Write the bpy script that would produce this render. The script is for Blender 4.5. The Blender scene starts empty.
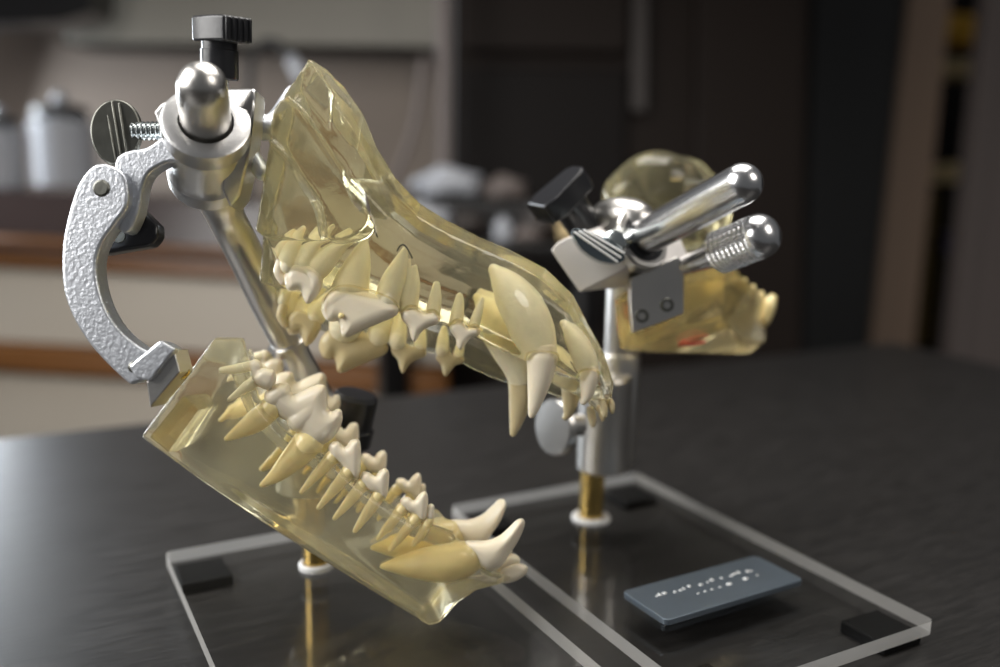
import bpy, bmesh, math, random
from mathutils import Vector, Matrix
random.seed(7)
sc = bpy.context.scene
COL = sc.collection
PI = math.pi

# ------------------------------------------------------------------ camera
F, PITCH, ROLL, YAW = 916.2, math.radians(10.609), math.radians(0.999), math.radians(28.711)
CAM = Vector((0, 0, 0.2125))
cy, sy = math.cos(YAW), math.sin(YAW)
FWD = Vector((sy * math.cos(PITCH), cy * math.cos(PITCH), -math.sin(PITCH)))
_R = Vector((cy, -sy, 0)); _U = _R.cross(FWD)
RT = _R * math.cos(ROLL) + _U * math.sin(ROLL)
UP = -_R * math.sin(ROLL) + _U * math.cos(ROLL)
cd = bpy.data.cameras.new('camera'); co = bpy.data.objects.new('camera', cd); COL.objects.link(co)
co.matrix_world = Matrix.Translation(CAM) @ Matrix((RT, UP, -FWD)).transposed().to_4x4()
cd.sensor_width = 36; cd.lens = F / 1000 * 36; cd.clip_start = 0.01; cd.clip_end = 50
cd.dof.use_dof = True; cd.dof.focus_distance = 0.38; cd.dof.aperture_fstop = 3.2
sc.camera = co

def cam(px, py, d):
    """the place at distance d in front of the photographer, towards a spot of the photo"""
    return CAM + d * (FWD + RT * ((px - 500) / F) + UP * ((333.5 - py) / F))
def cz(px, py, z):
    v = FWD + RT * ((px - 500) / F) + UP * ((333.5 - py) / F)
    return CAM + v * ((z - CAM.z) / v.z)
def cdir(x, y, z):
    return RT * x - UP * y + FWD * z
def mm(px, d): return px * d / F

# ------------------------------------------------------------------ materials
def srgb(r, g, b):
    f = lambda c: (c / 255 / 12.92) if c / 255 <= 0.04045 else ((c / 255 + 0.055) / 1.055) ** 2.4
    return (f(r), f(g), f(b), 1)
def new_mat(name):
    m = bpy.data.materials.new(name); m.use_nodes = True
    nt = m.node_tree; b = nt.nodes['Principled BSDF']
    return m, nt, b
def mat(name, col, rough=.5, metal=0, bump=0, bscale=200, var=0, vscale=20, coat=0, sss=0, spec=.5, stretch=None, rvar=0):
    m, nt, b = new_mat(name)
    b.inputs['Base Color'].default_value = col
    b.inputs['Roughness'].default_value = rough
    b.inputs['Metallic'].default_value = metal
    b.inputs['Coat Weight'].default_value = coat
    b.inputs['Specular IOR Level'].default_value = spec
    if sss:
        b.inputs['Subsurface Weight'].default_value = sss
        b.inputs['Subsurface Radius'].default_value = (1, .7, .4)
        b.inputs['Subsurface Scale'].default_value = .002
    tc = nt.nodes.new('ShaderNodeTexCoord'); mp = nt.nodes.new('ShaderNodeMapping')
    nt.links.new(tc.outputs['Object'], mp.inputs[0])
    if stretch: mp.inputs['Scale'].default_value = stretch
    if var or rvar:
        n = nt.nodes.new('ShaderNodeTexNoise'); n.inputs['Scale'].default_value = vscale; n.inputs['Detail'].default_value = 5
        nt.links.new(mp.outputs[0], n.inputs['Vector'])
        if var:
            mx = nt.nodes.new('ShaderNodeMix'); mx.data_type = 'RGBA'
            mx.inputs[6].default_value = tuple(c * (1 - var) for c in col[:3]) + (1,)
            mx.inputs[7].default_value = tuple(min(1, c * (1 + var)) for c in col[:3]) + (1,)
            nt.links.new(n.outputs[0], mx.inputs[0]); nt.links.new(mx.outputs[2], b.inputs['Base Color'])
        if rvar:
            mr = nt.nodes.new('ShaderNodeMapRange'); mr.inputs[3].default_value = max(0.02, rough - rvar); mr.inputs[4].default_value = rough + rvar
            mr.inputs[1].default_value = .3; mr.inputs[2].default_value = .7
            nt.links.new(n.outputs[0], mr.inputs[0]); nt.links.new(mr.outputs[0], b.inputs['Roughness'])
    if bump:
        n2 = nt.nodes.new('ShaderNodeTexNoise'); n2.inputs['Scale'].default_value = bscale; n2.inputs['Detail'].default_value = 3
        nt.links.new(mp.outputs[0], n2.inputs['Vector'])
        bp = nt.nodes.new('ShaderNodeBump'); bp.inputs['Strength'].default_value = bump; bp.inputs['Distance'].default_value = .001
        nt.links.new(n2.outputs[0], bp.inputs['Height']); nt.links.new(bp.outputs[0], b.inputs['Normal'])
    return m

def resin(name, tint, body, haze, rough=.08, ior=1.40, absorb=0, avol=None, dens=0, frost=0):
    """clear casting resin: refracting, tinted, with a little cloudiness"""
    m, nt, b = new_mat(name)
    out = nt.nodes['Material Output']
    b.inputs['Base Color'].default_value = tint
    b.inputs['Transmission Weight'].default_value = 1
    b.inputs['Roughness'].default_value = rough
    b.inputs['IOR'].default_value = ior
    tc = nt.nodes.new('ShaderNodeTexCoord')
    n = nt.nodes.new('ShaderNodeTexNoise'); n.inputs['Scale'].default_value = 160; n.inputs['Detail'].default_value = 3
    nt.links.new(tc.outputs['Object'], n.inputs['Vector'])
    bp = nt.nodes.new('ShaderNodeBump'); bp.inputs['Strength'].default_value = .12; bp.inputs['Distance'].default_value = .0008
    nt.links.new(n.outputs[0], bp.inputs['Height']); nt.links.new(bp.outputs[0], b.inputs['Normal'])
    tl = nt.nodes.new('ShaderNodeBsdfTranslucent'); tl.inputs[0].default_value = body
    df = nt.nodes.new('ShaderNodeBsdfDiffuse'); df.inputs[0].default_value = body
    mb = nt.nodes.new('ShaderNodeMixShader'); mb.inputs[0].default_value = .5
    nt.links.new(tl.outputs[0], mb.inputs[1]); nt.links.new(df.outputs[0], mb.inputs[2])
    n3 = nt.nodes.new('ShaderNodeTexNoise'); n3.inputs['Scale'].default_value = 22; n3.inputs['Detail'].default_value = 2
    nt.links.new(tc.outputs['Object'], n3.inputs['Vector'])
    mr = nt.nodes.new('ShaderNodeMapRange'); mr.inputs[1].default_value = .35; mr.inputs[2].default_value = .65
    mr.inputs[3].default_value = haze * .5; mr.inputs[4].default_value = haze * 1.5
    nt.links.new(n3.outputs[0], mr.inputs[0])
    mx = nt.nodes.new('ShaderNodeMixShader')
    hz = mr.outputs[0]
    if frost:   # sanded, milky finish of the cranial end of the casting; the snout stays polished
        dt = nt.nodes.new('ShaderNodeVectorMath'); dt.operation = 'DOT_PRODUCT'; dt.inputs[1].default_value = RT
        nt.links.new(tc.outputs['Object'], dt.inputs[0])
        m3 = nt.nodes.new('ShaderNodeMapRange'); m3.inputs[1].default_value = -.035; m3.inputs[2].default_value = .005
        m3.inputs[3].default_value = frost; m3.inputs[4].default_value = 0
        nt.links.new(dt.outputs['Value'], m3.inputs[0])
        ad = nt.nodes.new('ShaderNodeMath'); ad.operation = 'ADD'
        nt.links.new(mr.outputs[0], ad.inputs[0]); nt.links.new(m3.outputs[0], ad.inputs[1]); hz = ad.outputs[0]
    nt.links.new(hz, mx.inputs[0])
    nt.links.new(b.outputs[0], mx.inputs[1]); nt.links.new(mb.outputs[0], mx.inputs[2])
    tr = nt.nodes.new('ShaderNodeBsdfTransparent'); tr.inputs[0].default_value = tint
    m2 = nt.nodes.new('ShaderNodeMixShader'); m2.inputs[0].default_value = .15
    nt.links.new(mx.outputs[0], m2.inputs[1]); nt.links.new(tr.outputs[0], m2.inputs[2])
    nt.links.new(m2.outputs[0], out.inputs['Surface'])
    if dens:
        va = nt.nodes.new('ShaderNodeVolumeAbsorption'); va.inputs['Color'].default_value = avol; va.inputs['Density'].default_value = dens
        nt.links.new(va.outputs[0], out.inputs['Volume'])
    return m

def acrylic(name, col, frost=0):
    m, nt, b = new_mat(name); out = nt.nodes['Material Output']
    tr = nt.nodes.new('ShaderNodeBsdfTransparent'); tr.inputs[0].default_value = col
    gl = nt.nodes.new('ShaderNodeBsdfGlossy'); gl.inputs['Roughness'].default_value = .06 + frost * .3
    lw = nt.nodes.new('ShaderNodeLayerWeight'); pw_ = nt.nodes.new('ShaderNodeMath'); pw_.operation = 'POWER'; pw_.inputs[1].default_value = 4
    nt.links.new(lw.outputs['Facing'], pw_.inputs[0])
    fr = nt.nodes.new('ShaderNodeMath'); fr.operation = 'MULTIPLY_ADD'; fr.inputs[1].default_value = .45; fr.inputs[2].default_value = .025
    nt.links.new(pw_.outputs[0], fr.inputs[0])
    mx = nt.nodes.new('ShaderNodeMixShader')
    nt.links.new(fr.outputs[0], mx.inputs[0]); nt.links.new(tr.outputs[0], mx.inputs[1]); nt.links.new(gl.outputs[0], mx.inputs[2])
    last = mx
    if frost:
        df = nt.nodes.new('ShaderNodeBsdfDiffuse'); df.inputs[0].default_value = (.8, .78, .75, 1)
        tl = nt.nodes.new('ShaderNodeBsdfTranslucent'); tl.inputs[0].default_value = (.8, .78, .75, 1)
        ma = nt.nodes.new('ShaderNodeMixShader'); nt.links.new(df.outputs[0], ma.inputs[1]); nt.links.new(tl.outputs[0], ma.inputs[2])
        m2 = nt.nodes.new('ShaderNodeMixShader'); m2.inputs[0].default_value = frost
        nt.links.new(mx.outputs[0], m2.inputs[1]); nt.links.new(ma.outputs[0], m2.inputs[2]); last = m2
    nt.links.new(last.outputs[0], out.inputs['Surface'])
    return m

M = {}
M['resin'] = resin('clear_yellow_resin', (1.0, .985, .90, 1), (.92, .86, .60, 1), .06, rough=.03, ior=1.42, avol=(.90, .82, .38, 1), dens=14, frost=.06)
M['resin_low'] = resin('cloudy_yellow_resin', (1.0, .985, .92, 1), (.88, .84, .66, 1), .20, rough=.06, ior=1.42, avol=(.90, .81, .36, 1), dens=13)
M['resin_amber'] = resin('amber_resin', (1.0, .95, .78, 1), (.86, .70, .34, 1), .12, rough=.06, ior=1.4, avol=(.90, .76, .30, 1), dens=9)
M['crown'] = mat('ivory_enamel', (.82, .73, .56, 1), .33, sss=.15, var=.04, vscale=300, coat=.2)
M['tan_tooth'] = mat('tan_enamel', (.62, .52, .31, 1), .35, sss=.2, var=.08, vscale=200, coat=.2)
M['root'] = mat('cream_root', (.92, .83, .60, 1), .5, var=.12, vscale=260, bump=.3, bscale=500, sss=.1)
M['gold_root'] = mat('golden_root', (.86, .70, .34, 1), .3, var=.18, vscale=180, sss=.2, coat=.5)
M['steel'] = mat('brushed_steel', (.62, .60, .57, 1), .30, 1, bump=.08, bscale=120, stretch=(1, 1, 14))
M['chrome'] = mat('polished_chrome', (.66, .66, .67, 1), .24, 1, bump=.05, bscale=90)
M['alu'] = mat('machined_aluminium', (.64, .63, .62, 1), .33, 1, bump=.12, bscale=400, stretch=(1, 8, 1))
M['satin'] = mat('satin_aluminium', (.80, .76, .73, 1), .5, .55, bump=.1, bscale=500)
M['cast'] = mat('cast_aluminium', (.66, .68, .72, 1), .40, .95, bump=.28, bscale=650)
M['zinc'] = mat('zinc_plate', (.62, .66, .66, 1), .2, 1, bump=.1, bscale=300)
M['wing'] = mat('blue_zinc', (.22, .26, .28, 1), .25, 1, bump=.1, bscale=300)
M['dark_zinc'] = mat('dark_zinc', (.17, .17, .15, 1), .4, 1, var=.35, vscale=120, bump=.15, bscale=200)
M['brass'] = mat('brass', (.60, .42, .14, 1), .25, 1)
M['black'] = mat('black_plastic', (.012, .012, .014, 1), .28, bump=.05, bscale=400)
M['rubber'] = mat('black_rubber', (.006, .006, .006, 1), .7, spec=.1)
M['washer'] = mat('pale_washer', (.62, .62, .62, 1), .4)
M['acrylic'] = acrylic('clear_acrylic', (.985, .985, .98, 1))
M['edge'] = acrylic('frosted_acrylic_edge', (.95, .95, .95, 1), .45)
M['plate'] = mat('blue_grey_name_plate', srgb(104, 114, 124), .35, .6, var=.12, vscale=60)
M['engrave'] = mat('pale_engraving', (.74, .74, .74, 1), .35)
M['red'] = mat('red_mark', srgb(190, 25, 35), .4)
M['wire'] = mat('black_wire', (.02, .018, .015, 1), .4)
M['gap'] = mat('dark_recess', (.006, .006, .006, 1), .5)

# ------------------------------------------------------------------ object helpers
def tag(o, label=None, cat=None, group=None, kind=None):
    if label: o['label'] = label
    if cat: o['category'] = cat
    if group: o['group'] = group
    if kind: o['kind'] = kind
    return o
def thing(name, label, cat, loc, group=None):
    o = bpy.data.objects.new(name, None); COL.objects.link(o); o.location = loc; o.empty_display_size = .02
    return tag(o, label, cat, group)
def wloc(p):
    v = Vector((0, 0, 0))
    while p: v += p.location; p = p.parent
    return v
def obj(name, bm, m, parent=None, sharp=35, label=None, loc=None, bevel=0, seg=2):
    me = bpy.data.meshes.new(name)
    bmesh.ops.recalc_face_normals(bm, faces=bm.faces)
    L = wloc(parent) if parent else (Vector(loc) if loc is not None else Vector((0, 0, 0)))
    bmesh.ops.translate(bm, verts=bm.verts, vec=-L)
    for f in bm.faces: f.smooth = True
    bm.to_mesh(me); bm.free()
    ms = m if isinstance(m, (list, tuple)) else [m]
    for k in ms: me.materials.append(k)
    if sharp: me.set_sharp_from_angle(angle=math.radians(sharp))
    o = bpy.data.objects.new(name, me); COL.objects.link(o)
    if parent: o.parent = parent
    elif loc is not None: o.location = loc
    if label: o['label'] = label
    if bevel:
        b = o.modifiers.new('bevel', 'BEVEL'); b.width = bevel; b.segments = seg; b.limit_method = 'ANGLE'; b.angle_limit = math.radians(40)
        b.harden_normals = True
    return o
def bake(o, sharp=0):
    dg = bpy.context.evaluated_depsgraph_get()
    me = bpy.data.meshes.new_from_object(o.evaluated_get(dg))
    old = o.data; o.modifiers.clear(); o.data = me; me.name = o.name
    if old.users == 0: bpy.data.meshes.remove(old)
    for p in me.polygons: p.use_smooth = True
    if sharp: me.set_sharp_from_angle(angle=math.radians(sharp))
    return o
def fuse(o, voxel, smooth=4, factor=.5, cut=None):
    r = o.modifiers.new('r', 'REMESH'); r.mode = 'VOXEL'; r.voxel_size = voxel; r.use_smooth_shade = True
    if smooth:
        s = o.modifiers.new('s', 'SMOOTH'); s.factor = factor; s.iterations = smooth
    return bake(o)

def ortho(a):
    a = a.normalized(); h = Vector((0, 0, 1)) if abs(a.z) < .9 else Vector((1, 0, 0))
    x = a.cross(h).normalized(); return x, a.cross(x).normalized()
def skin(bm, rings, caps=True):
    vs = [[bm.verts.new(p) for p in r] for r in rings]
    n = len(vs[0])
    for a, b in zip(vs, vs[1:]):
        for i in range(n): bm.faces.new((a[i], a[(i + 1) % n], b[(i + 1) % n], b[i]))
    if caps:
        bm.faces.new(vs[0][::-1]); bm.faces.new(vs[-1])
    return vs
def lathe(bm, A, axis, prof, n=40, caps=True, rot=0):
    a = axis.normalized(); x, y = ortho(a)
    skin(bm, [[A + a * s + (x * math.cos(rot + 2 * PI * i / n) + y * math.sin(rot + 2 * PI * i / n)) * max(r, 1e-5) for i in range(n)] for s, r in prof], caps)
    return bm
def domeprof(s0, r, k=8, sign=1, flat=1.0):
    return [(s0 + sign * r * flat * math.sin(PI / 2 * i / k), r * math.cos(PI / 2 * i / k)) for i in range(k + 1)]
def catmull(P, per=6, closed=False):
    n = len(P); out = []
    for i in range(n if closed else n - 1):
        g = (lambda k: P[k % n]) if closed else (lambda k: P[max(0, min(n - 1, k))])
        p0, p1, p2, p3 = [g(i + k) for k in (-1, 0, 1, 2)]
        for j in range(per):
            t = j / per
            out.append(tuple(.5 * (2 * b + (c - a) * t + (2 * a - 5 * b + 4 * c - d) * t * t + (3 * b - a - 3 * c + d) * t ** 3) for a, b, c, d in zip(p0, p1, p2, p3)))
    if not closed: out.append(tuple(P[-1]))
    return out
def tube(bm, pts, rad, n=16, round_ends=True, smooth=0):
    if smooth:
        q = catmull([tuple(p) + (r,) for p, r in zip(pts, rad)], smooth)
        pts = [Vector(v[:3]) for v in q]; rad = [max(v[3], 1e-5) for v in q]
    if len(pts) == 1:
        return ball(bm, pts[0], rad[0])
    tang = [(pts[min(i + 1, len(pts) - 1)] - pts[max(i - 1, 0)]).normalized() for i in range(len(pts))]
    x, _ = ortho(tang[0]); rings = []
    def ring(c, t, r):
        nonlocal x
        x = (x - t * x.dot(t)).normalized(); y = t.cross(x)
        return [c + (x * math.cos(2 * PI * i / n) + y * math.sin(2 * PI * i / n)) * r for i in range(n)]
    if round_ends:
        for k in (3, 2, 1): rings.append(ring(pts[0] - tang[0] * rad[0] * math.sin(PI / 2 * k / 3.3), tang[0], rad[0] * math.cos(PI / 2 * k / 3.3)))
    for p, t, r in zip(pts, tang, rad): rings.append(ring(p, t, r))
    if round_ends:
        for k in (1, 2, 3): rings.append(ring(pts[-1] + tang[-1] * rad[-1] * math.sin(PI / 2 * k / 3.3), tang[-1], rad[-1] * math.cos(PI / 2 * k / 3.3)))
    skin(bm, rings); return bm
def ball(bm, c, r, sq=None):
    m = Matrix.Translation(c)
    bmesh.ops.create_icosphere(bm, subdivisions=3, radius=r, matrix=m); return bm
def ptube(bm, chain, d, n=16, smooth=4, round_ends=True):
    """chain of (px, py, radius_px[, extra depth])"""
    pts = []; rad = []
    for c in chain:
        dd = d + (c[3] if len(c) > 3 else 0); pts.append(cam(c[0], c[1], dd)); rad.append(mm(c[2], dd))
    return tube(bm, pts, rad, n, round_ends, smooth)
def prism(bm, P, vec):
    """P: list of world points of the front outline, vec: thickness"""
    a = [bm.verts.new(p) for p in P]; b = [bm.verts.new(p + vec) for p in P]
    n = len(P); fs = [bm.faces.new(a), bm.faces.new(b[::-1])]
    for i in range(n): bm.faces.new((a[i], b[i], b[(i + 1) % n], a[(i + 1) % n]))
    return fs
def pprism(bm, outline, d, th, per=0, tri=True):
    if per: outline = catmull(outline, per, True)
    P = [cam(p[0], p[1], d + (p[2] if len(p) > 2 else 0)) for p in outline]
    fs = prism(bm, P, FWD * th)
    if tri: bmesh.ops.triangulate(bm, faces=fs)
    return bm
def box(bm, lo, hi):
    r = bmesh.ops.create_cube(bm, size=1)
    for v in r['verts']:
        v.co = Vector([(l + h) / 2 + c * (h - l) for l, h, c in zip(lo, hi, v.co)])
    return bm
HF = Vector((FWD.x, FWD.y, 0)).normalized()
def slab(bm, quad, d, th):
    """box whose front face is the quad of photo spots at distance d"""
    P = [cam(q[0], q[1], q[2] if len(q) > 2 else d) for q in quad]; prism(bm, P, HF * th); return bm
def B(): return bmesh.new()
def lerp(a, b, t): return a + (b - a) * t
def pw(x, table):
    if x <= table[0][0]: return table[0][1]
    for (a, fa), (b, fb) in zip(table, table[1:]):
        if x <= b: return fa + (fb - fa) * (x - a) / (b - a)
    return table[-1][1]

# ================================================================== JAWS
from mathutils.geometry import delaunay_2d_cdt
def fill2d(outline, per, step):
    poly = catmull(outline, per, True) if per else [tuple(p) for p in outline]
    n = len(poly)
    def dist(x, y):
        best = 1e9; ins = False
        for i in range(n):
            (x0, y0), (x1, y1) = poly[i][:2], poly[(i + 1) % n][:2]
            dx, dy = x1 - x0, y1 - y0; l2 = dx * dx + dy * dy or 1e-9
            t = max(0, min(1, ((x - x0) * dx + (y - y0) * dy) / l2))
            best = min(best, math.hypot(x - x0 - t * dx, y - y0 - t * dy))
            if (y0 > y) != (y1 > y) and x < (x1 - x0) * (y - y0) / (y1 - y0) + x0: ins = not ins
        return best if ins else -best
    xs = [p[0] for p in poly]; ys = [p[1] for p in poly]
    pts = [Vector(p[:2]) for p in poly]; k = 0
    y = min(ys)
    while y < max(ys):
        x = min(xs) + (step / 2 if k % 2 else 0)
        while x < max(xs):
            if dist(x, y) > step * .45: pts.append(Vector((x, y)))
            x += step
        y += step * .87; k += 1
    co_, _, fc_, *_r = delaunay_2d_cdt(pts, [(i, (i + 1) % n) for i in range(n)], [], 1, 1e-5)
    return [(p.x, p.y, max(0, dist(p.x, p.y))) for p in co_], fc_
def pillow(bm, outline, half, R, place, per=4, step=2.0):
    """closed cushion: outline in photo spots, half thickness (m), R: rim width; place(px, py, off)"""
    v, fc = fill2d(outline, per, step)
    f_, b_ = [], []
    for x, y, d in v:
        k = min(1, d / R); h = half * math.sqrt(max(0, 1 - (1 - k) ** 2))
        if d < 1e-4:
            w = bm.verts.new(place(x, y, 0)); f_.append(w); b_.append(w)
        else:
            f_.append(bm.verts.new(place(x, y, -h))); b_.append(bm.verts.new(place(x, y, h)))
    for t in fc:
        for L_, o_ in ((f_, 1), (b_, -1)):
            q = [L_[i] for i in t][::o_]
            try: bm.faces.new(q)
            except ValueError: pass
    return bm

class Jaw:
    def __init__(s, dmid, W, vx, vy, vz): s.dmid, s.W, s.vx, s.vy, s.vz = dmid, W, vx, vy, vz
    def w(s, px): return pw(px, s.W) * .001
    def v(s, px):
        return cdir(pw(px, s.vx), pw(px, s.vy), s.vz)
    def dn(s, px): return pw(px, s.dmid) - .5 * s.w(px) * s.vz
    def pt(s, px, py, off=0., side=0, ref=None):
        ref = px if ref is None else ref
        d = s.dn(ref) + pw(px, s.dmid) - pw(ref, s.dmid)
        if side == 0: return cam(px, py, d + off)
        return cam(px, py, d) + s.v(ref) * (s.w(ref) - off)
    def tooth(s, bm, chain, side, base=0, smooth=5, n=26, ref=None):
        """chain (px, py, r_px[, off_mm]) - off is measured inwards from the near outer face"""
        rm = max(c[2] for c in chain)
        pts = []; rad = []
        for c in chain:
            d = s.dn(c[0]); off = (c[3] * .001 if len(c) > 3 else mm(rm, d) + .0012) + base
            pts.append(s.pt(c[0], c[1], off, side, ref)); rad.append(mm(c[2], d))
        tube(bm, pts, rad, n, True, smooth if len(pts) > 1 else 0)

U = Jaw([(255, .405), (620, .412)], [(255, 60), (330, 60), (400, 50), (460, 40), (545, 37), (585, 29), (600, 20), (615, 12)],
        [(255, -.20), (400, -.20), (545, -.25)], [(255, .33), (545, .36)], .91)
# ---- upper resin body
ust = [  # top px, near gum px
    ((614, 383), (610, 407)), ((604, 352), (598, 387)), ((589, 325), (577, 378)), ((573, 294), (553, 363)), ((546, 268), (523, 358)),
    ((512, 250), (492, 344)), ((480, 236.5), (463, 328)), ((449, 221), (433, 319)), ((420, 203), (400, 308)), ((396, 178), (365, 298)),
    ((378, 149), (335, 290)), ((363, 113), (307, 278)), ((345, 87), (285, 268)), ((327, 69), (268, 240)), ((310, 58), (262, 200))]
def upper_rings():
    rings = []
    for T, N in ust:
        hts = [(.03, .30), (-.02, .16), (.0, .03), (.2, -.03), (.45, -.02), (.7, .06), (.88, .2)]
        near = []; far = []
        for h, t in hts:
            px = lerp(N[0], T[0], h); py = lerp(N[1], T[1], h)
            w = U.w(N[0]); P0 = cam(px, py, U.dn(N[0]) + t * w * U.vz)
            near.append(P0); far.append(P0 + U.v(N[0]) * w * (1 - 2 * t))
        top = cam(T[0], T[1], U.dn(N[0]) + .5 * U.w(N[0]) * U.vz)
        gm = (near[0] + far[0]) * .5; pal = gm + (top - gm) * .22
        rings.append(near + [top] + far[::-1] + [pal])
    return rings
C0 = cam(400, 300, .40)
upper = thing('upper_jaw_model', 'clear yellow resin upper jaw on the front stand, large canine teeth hanging down', 'dental model', cam(400, 300, .41))
bm = B(); skin(bm, upper_rings()); bmesh.ops.triangulate(bm, faces=bm.faces)
dn = .372
# cheek arch, temporal wing and rear block
pprism(bm, [(274, 108), (286, 99), (300, 112), (326, 150), (350, 186), (368, 220), (352, 236), (326, 238), (318, 206), (300, 180), (284, 156), (270, 140)], dn - .010, .018, 4)
pprism(bm, [(275, 108), (255, 230), (262, 236), (300, 240), (326, 240), (318, 206), (300, 180), (284, 140)], dn + .001, .034)
pprism(bm, [(263, 232), (259, 282), (275, 288), (300, 290), (310, 240)], dn + .022, .030)
pprism(bm, [(283, 96), (309, 58), (330, 90), (330, 150), (300, 130)], dn + .012, .03)
ptube(bm, [(271, 142, 3), (285, 157, 3.5), (300, 181, 4), (316, 206, 4), (322, 238, 3)], dn - .011, 10)
ptube(bm, [(556, 378, 7, .036), (574, 386, 8, .036), (590, 391, 9, .034), (604, 392, 9, .034)], dn, 14)
ptube(bm, [(288, 99, 4), (303, 114, 5), (326, 150, 5.5), (350, 186, 5), (366, 216, 4)], dn - .0085, 10)
o = obj('resin_body', bm, M['resin'], upper, sharp=0); fuse(o, .0009, 3, .5)
# orbital opening
bm = B(); pprism(bm, [(334, 160), (342, 164), (350, 178), (355, 196), (350, 203), (342, 192), (335, 176)], dn - .03, .13, 3)
c = obj('cutter', bm, M['resin'], None, 0)
bo = o.modifiers.new('b', 'BOOLEAN'); bo.operation = 'DIFFERENCE'; bo.object = c; bo.solver = 'EXACT'
bake(o, 50); bpy.data.objects.remove(c)

def build_tooth(J, parent, name, crown, roots, vox=.0004, sides=(0, 1), rmat=None, fmat=None, nmat=None, base=0):
    xs = [p[0] for ch in crown for p in (ch[1] if ch[0] == 'p' else ch)]
    ref = sum(xs) / len(xs)
    if roots: ref = (ref + sum(p[0] for ch in roots for p in ch) / sum(len(ch) for ch in roots)) / 2
    relief = .0011 if any(ch[0] == 'p' for ch in crown) else 0
    for sd in sides:
        bm = B()
        for ch in crown:
            if ch[0] == 'p':
                _, ol, half, R, off = ch
                pillow(bm, ol, half * .001, R, lambda x, y, o_: J.pt(x, y, off * .001 + o_, sd, ref))
            else: J.tooth(bm, ch, sd, base + relief, ref=ref)
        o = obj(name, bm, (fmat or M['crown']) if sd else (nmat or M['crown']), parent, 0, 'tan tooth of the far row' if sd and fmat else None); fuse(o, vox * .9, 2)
        if roots:
            bm = B()
            for ch in roots: J.tooth(bm, ch, sd, base, ref=ref)
            r = obj('root', bm, rmat or M['root'], o, 0); fuse(r, vox * 1.15, 3)

T = build_tooth
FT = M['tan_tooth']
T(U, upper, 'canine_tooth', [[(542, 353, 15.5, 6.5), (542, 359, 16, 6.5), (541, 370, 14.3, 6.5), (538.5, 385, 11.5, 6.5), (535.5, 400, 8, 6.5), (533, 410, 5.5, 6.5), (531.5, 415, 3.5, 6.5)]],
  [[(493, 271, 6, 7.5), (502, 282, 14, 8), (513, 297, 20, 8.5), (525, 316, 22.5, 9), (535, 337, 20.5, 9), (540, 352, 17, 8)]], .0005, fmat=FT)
T(U, upper, 'incisor_tooth', [[(589, 371, 10), (589, 378, 10), (588, 388, 8), (586, 397, 5.5), (583, 402, 3.5)]],
  [[(562, 325, 4.5), (570, 336, 9), (580, 352, 12), (588, 369, 10.5)]], fmat=FT)
T(U, upper, 'incisor_tooth', [('p', [(598, 398), (605, 397), (608, 407), (607, 417), (603, 418), (600, 411)], 2.0, 4, 3)], None, .0003, fmat=FT, nmat=FT)
T(U, upper, 'incisor_tooth', [('p', [(605, 398), (611, 397), (615, 405), (614, 413), (611, 414), (608, 407)], 2.0, 4, 2.5)], None, .0003, fmat=FT, nmat=FT)
T(U, upper, 'premolar_tooth', [('p', [(450, 325), (456, 321), (463, 322), (468, 327), (476, 326), (481, 330), (478, 336), (471, 338), (466, 344), (461, 350), (457, 347), (455, 338), (450, 331)], 2.8, 6, 3.2)],
  [[(459, 296, 3.6), (458, 306, 6), (456, 322, 7.5)], [(482, 299, 2.5), (478, 312, 4.8), (474, 326, 5.8)]], .00035, fmat=FT)
T(U, upper, 'premolar_tooth', [('p', [(401, 312), (408, 308), (417, 308), (424, 312), (434, 311), (440, 317), (438, 324), (429, 327), (421, 333), (415, 342), (411, 338), (408, 327), (402, 320)], 3.6, 8, 3.8)],
  [[(414, 268, 3), (413, 282, 6.5), (410, 298, 9), (408, 308, 10)], [(436, 285, 4), (435, 298, 6.5), (433, 312, 7.5)], [(408, 262, 2.5), (407, 280, 4.5), (405, 300, 6.5)]], .00035, fmat=FT)
T(U, upper, 'molar_tooth', [('p', [(321, 309), (324, 297), (334, 289), (347, 286), (362, 289), (378, 294), (392, 300), (399, 308), (396, 316), (381, 323), (364, 330), (349, 337), (342, 336), (340, 327), (338, 321), (334, 322), (326, 320)], 5.2, 14, 6),
    [(374, 303, 8, 3.5), (360, 311, 7, 2.5), (350, 321, 5.5, 2.5), (345, 328, 4, 3)], [(331, 309, 8, 3.5), (335, 300, 8.5, 3), (347, 296, 7.5, 3), (362, 300, 7, 3), (385, 307, 7, 4)]],
  [[(363, 238, 3.5), (361, 252, 9), (356, 270, 15), (351, 288, 19)], [(404, 251, 3.5), (399, 266, 9), (392, 283, 12.5), (387, 299, 13)]], .00045, fmat=FT)
T(U, upper, 'molar_tooth', [('p', [(284, 276), (289, 268), (298, 263), (309, 265), (315, 271), (322, 274), (324, 282), (320, 292), (313, 301), (307, 304), (303, 298), (300, 290), (292, 291), (286, 288)], 4.6, 9, 6),
    [(294, 270, 5, 2.5), (304, 269, 5.5, 2.5), (315, 277, 6, 2), (313, 289, 5, 2.5), (308, 300, 3.5, 4)]],
  [[(305, 229, 3), (297, 240, 6), (289, 255, 8), (288, 266, 8)], [(319, 230, 3), (311, 246, 7), (304, 264, 9)], [(352, 233, 3.5), (338, 247, 9), (322, 264, 12), (314, 274, 10)], [(336, 228, 2.5), (328, 234, 4.5), (318, 240, 6), (308, 256, 6.5)]], fmat=FT)
T(U, upper, 'molar_tooth', [[(281, 262, 5.5, 9), (279, 272, 5.5, 9), (283, 281, 4.5, 9)]], [[(296, 232, 2.5, 9), (287, 243, 6, 9), (281, 256, 6, 9)]], .0004, fmat=FT)
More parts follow.
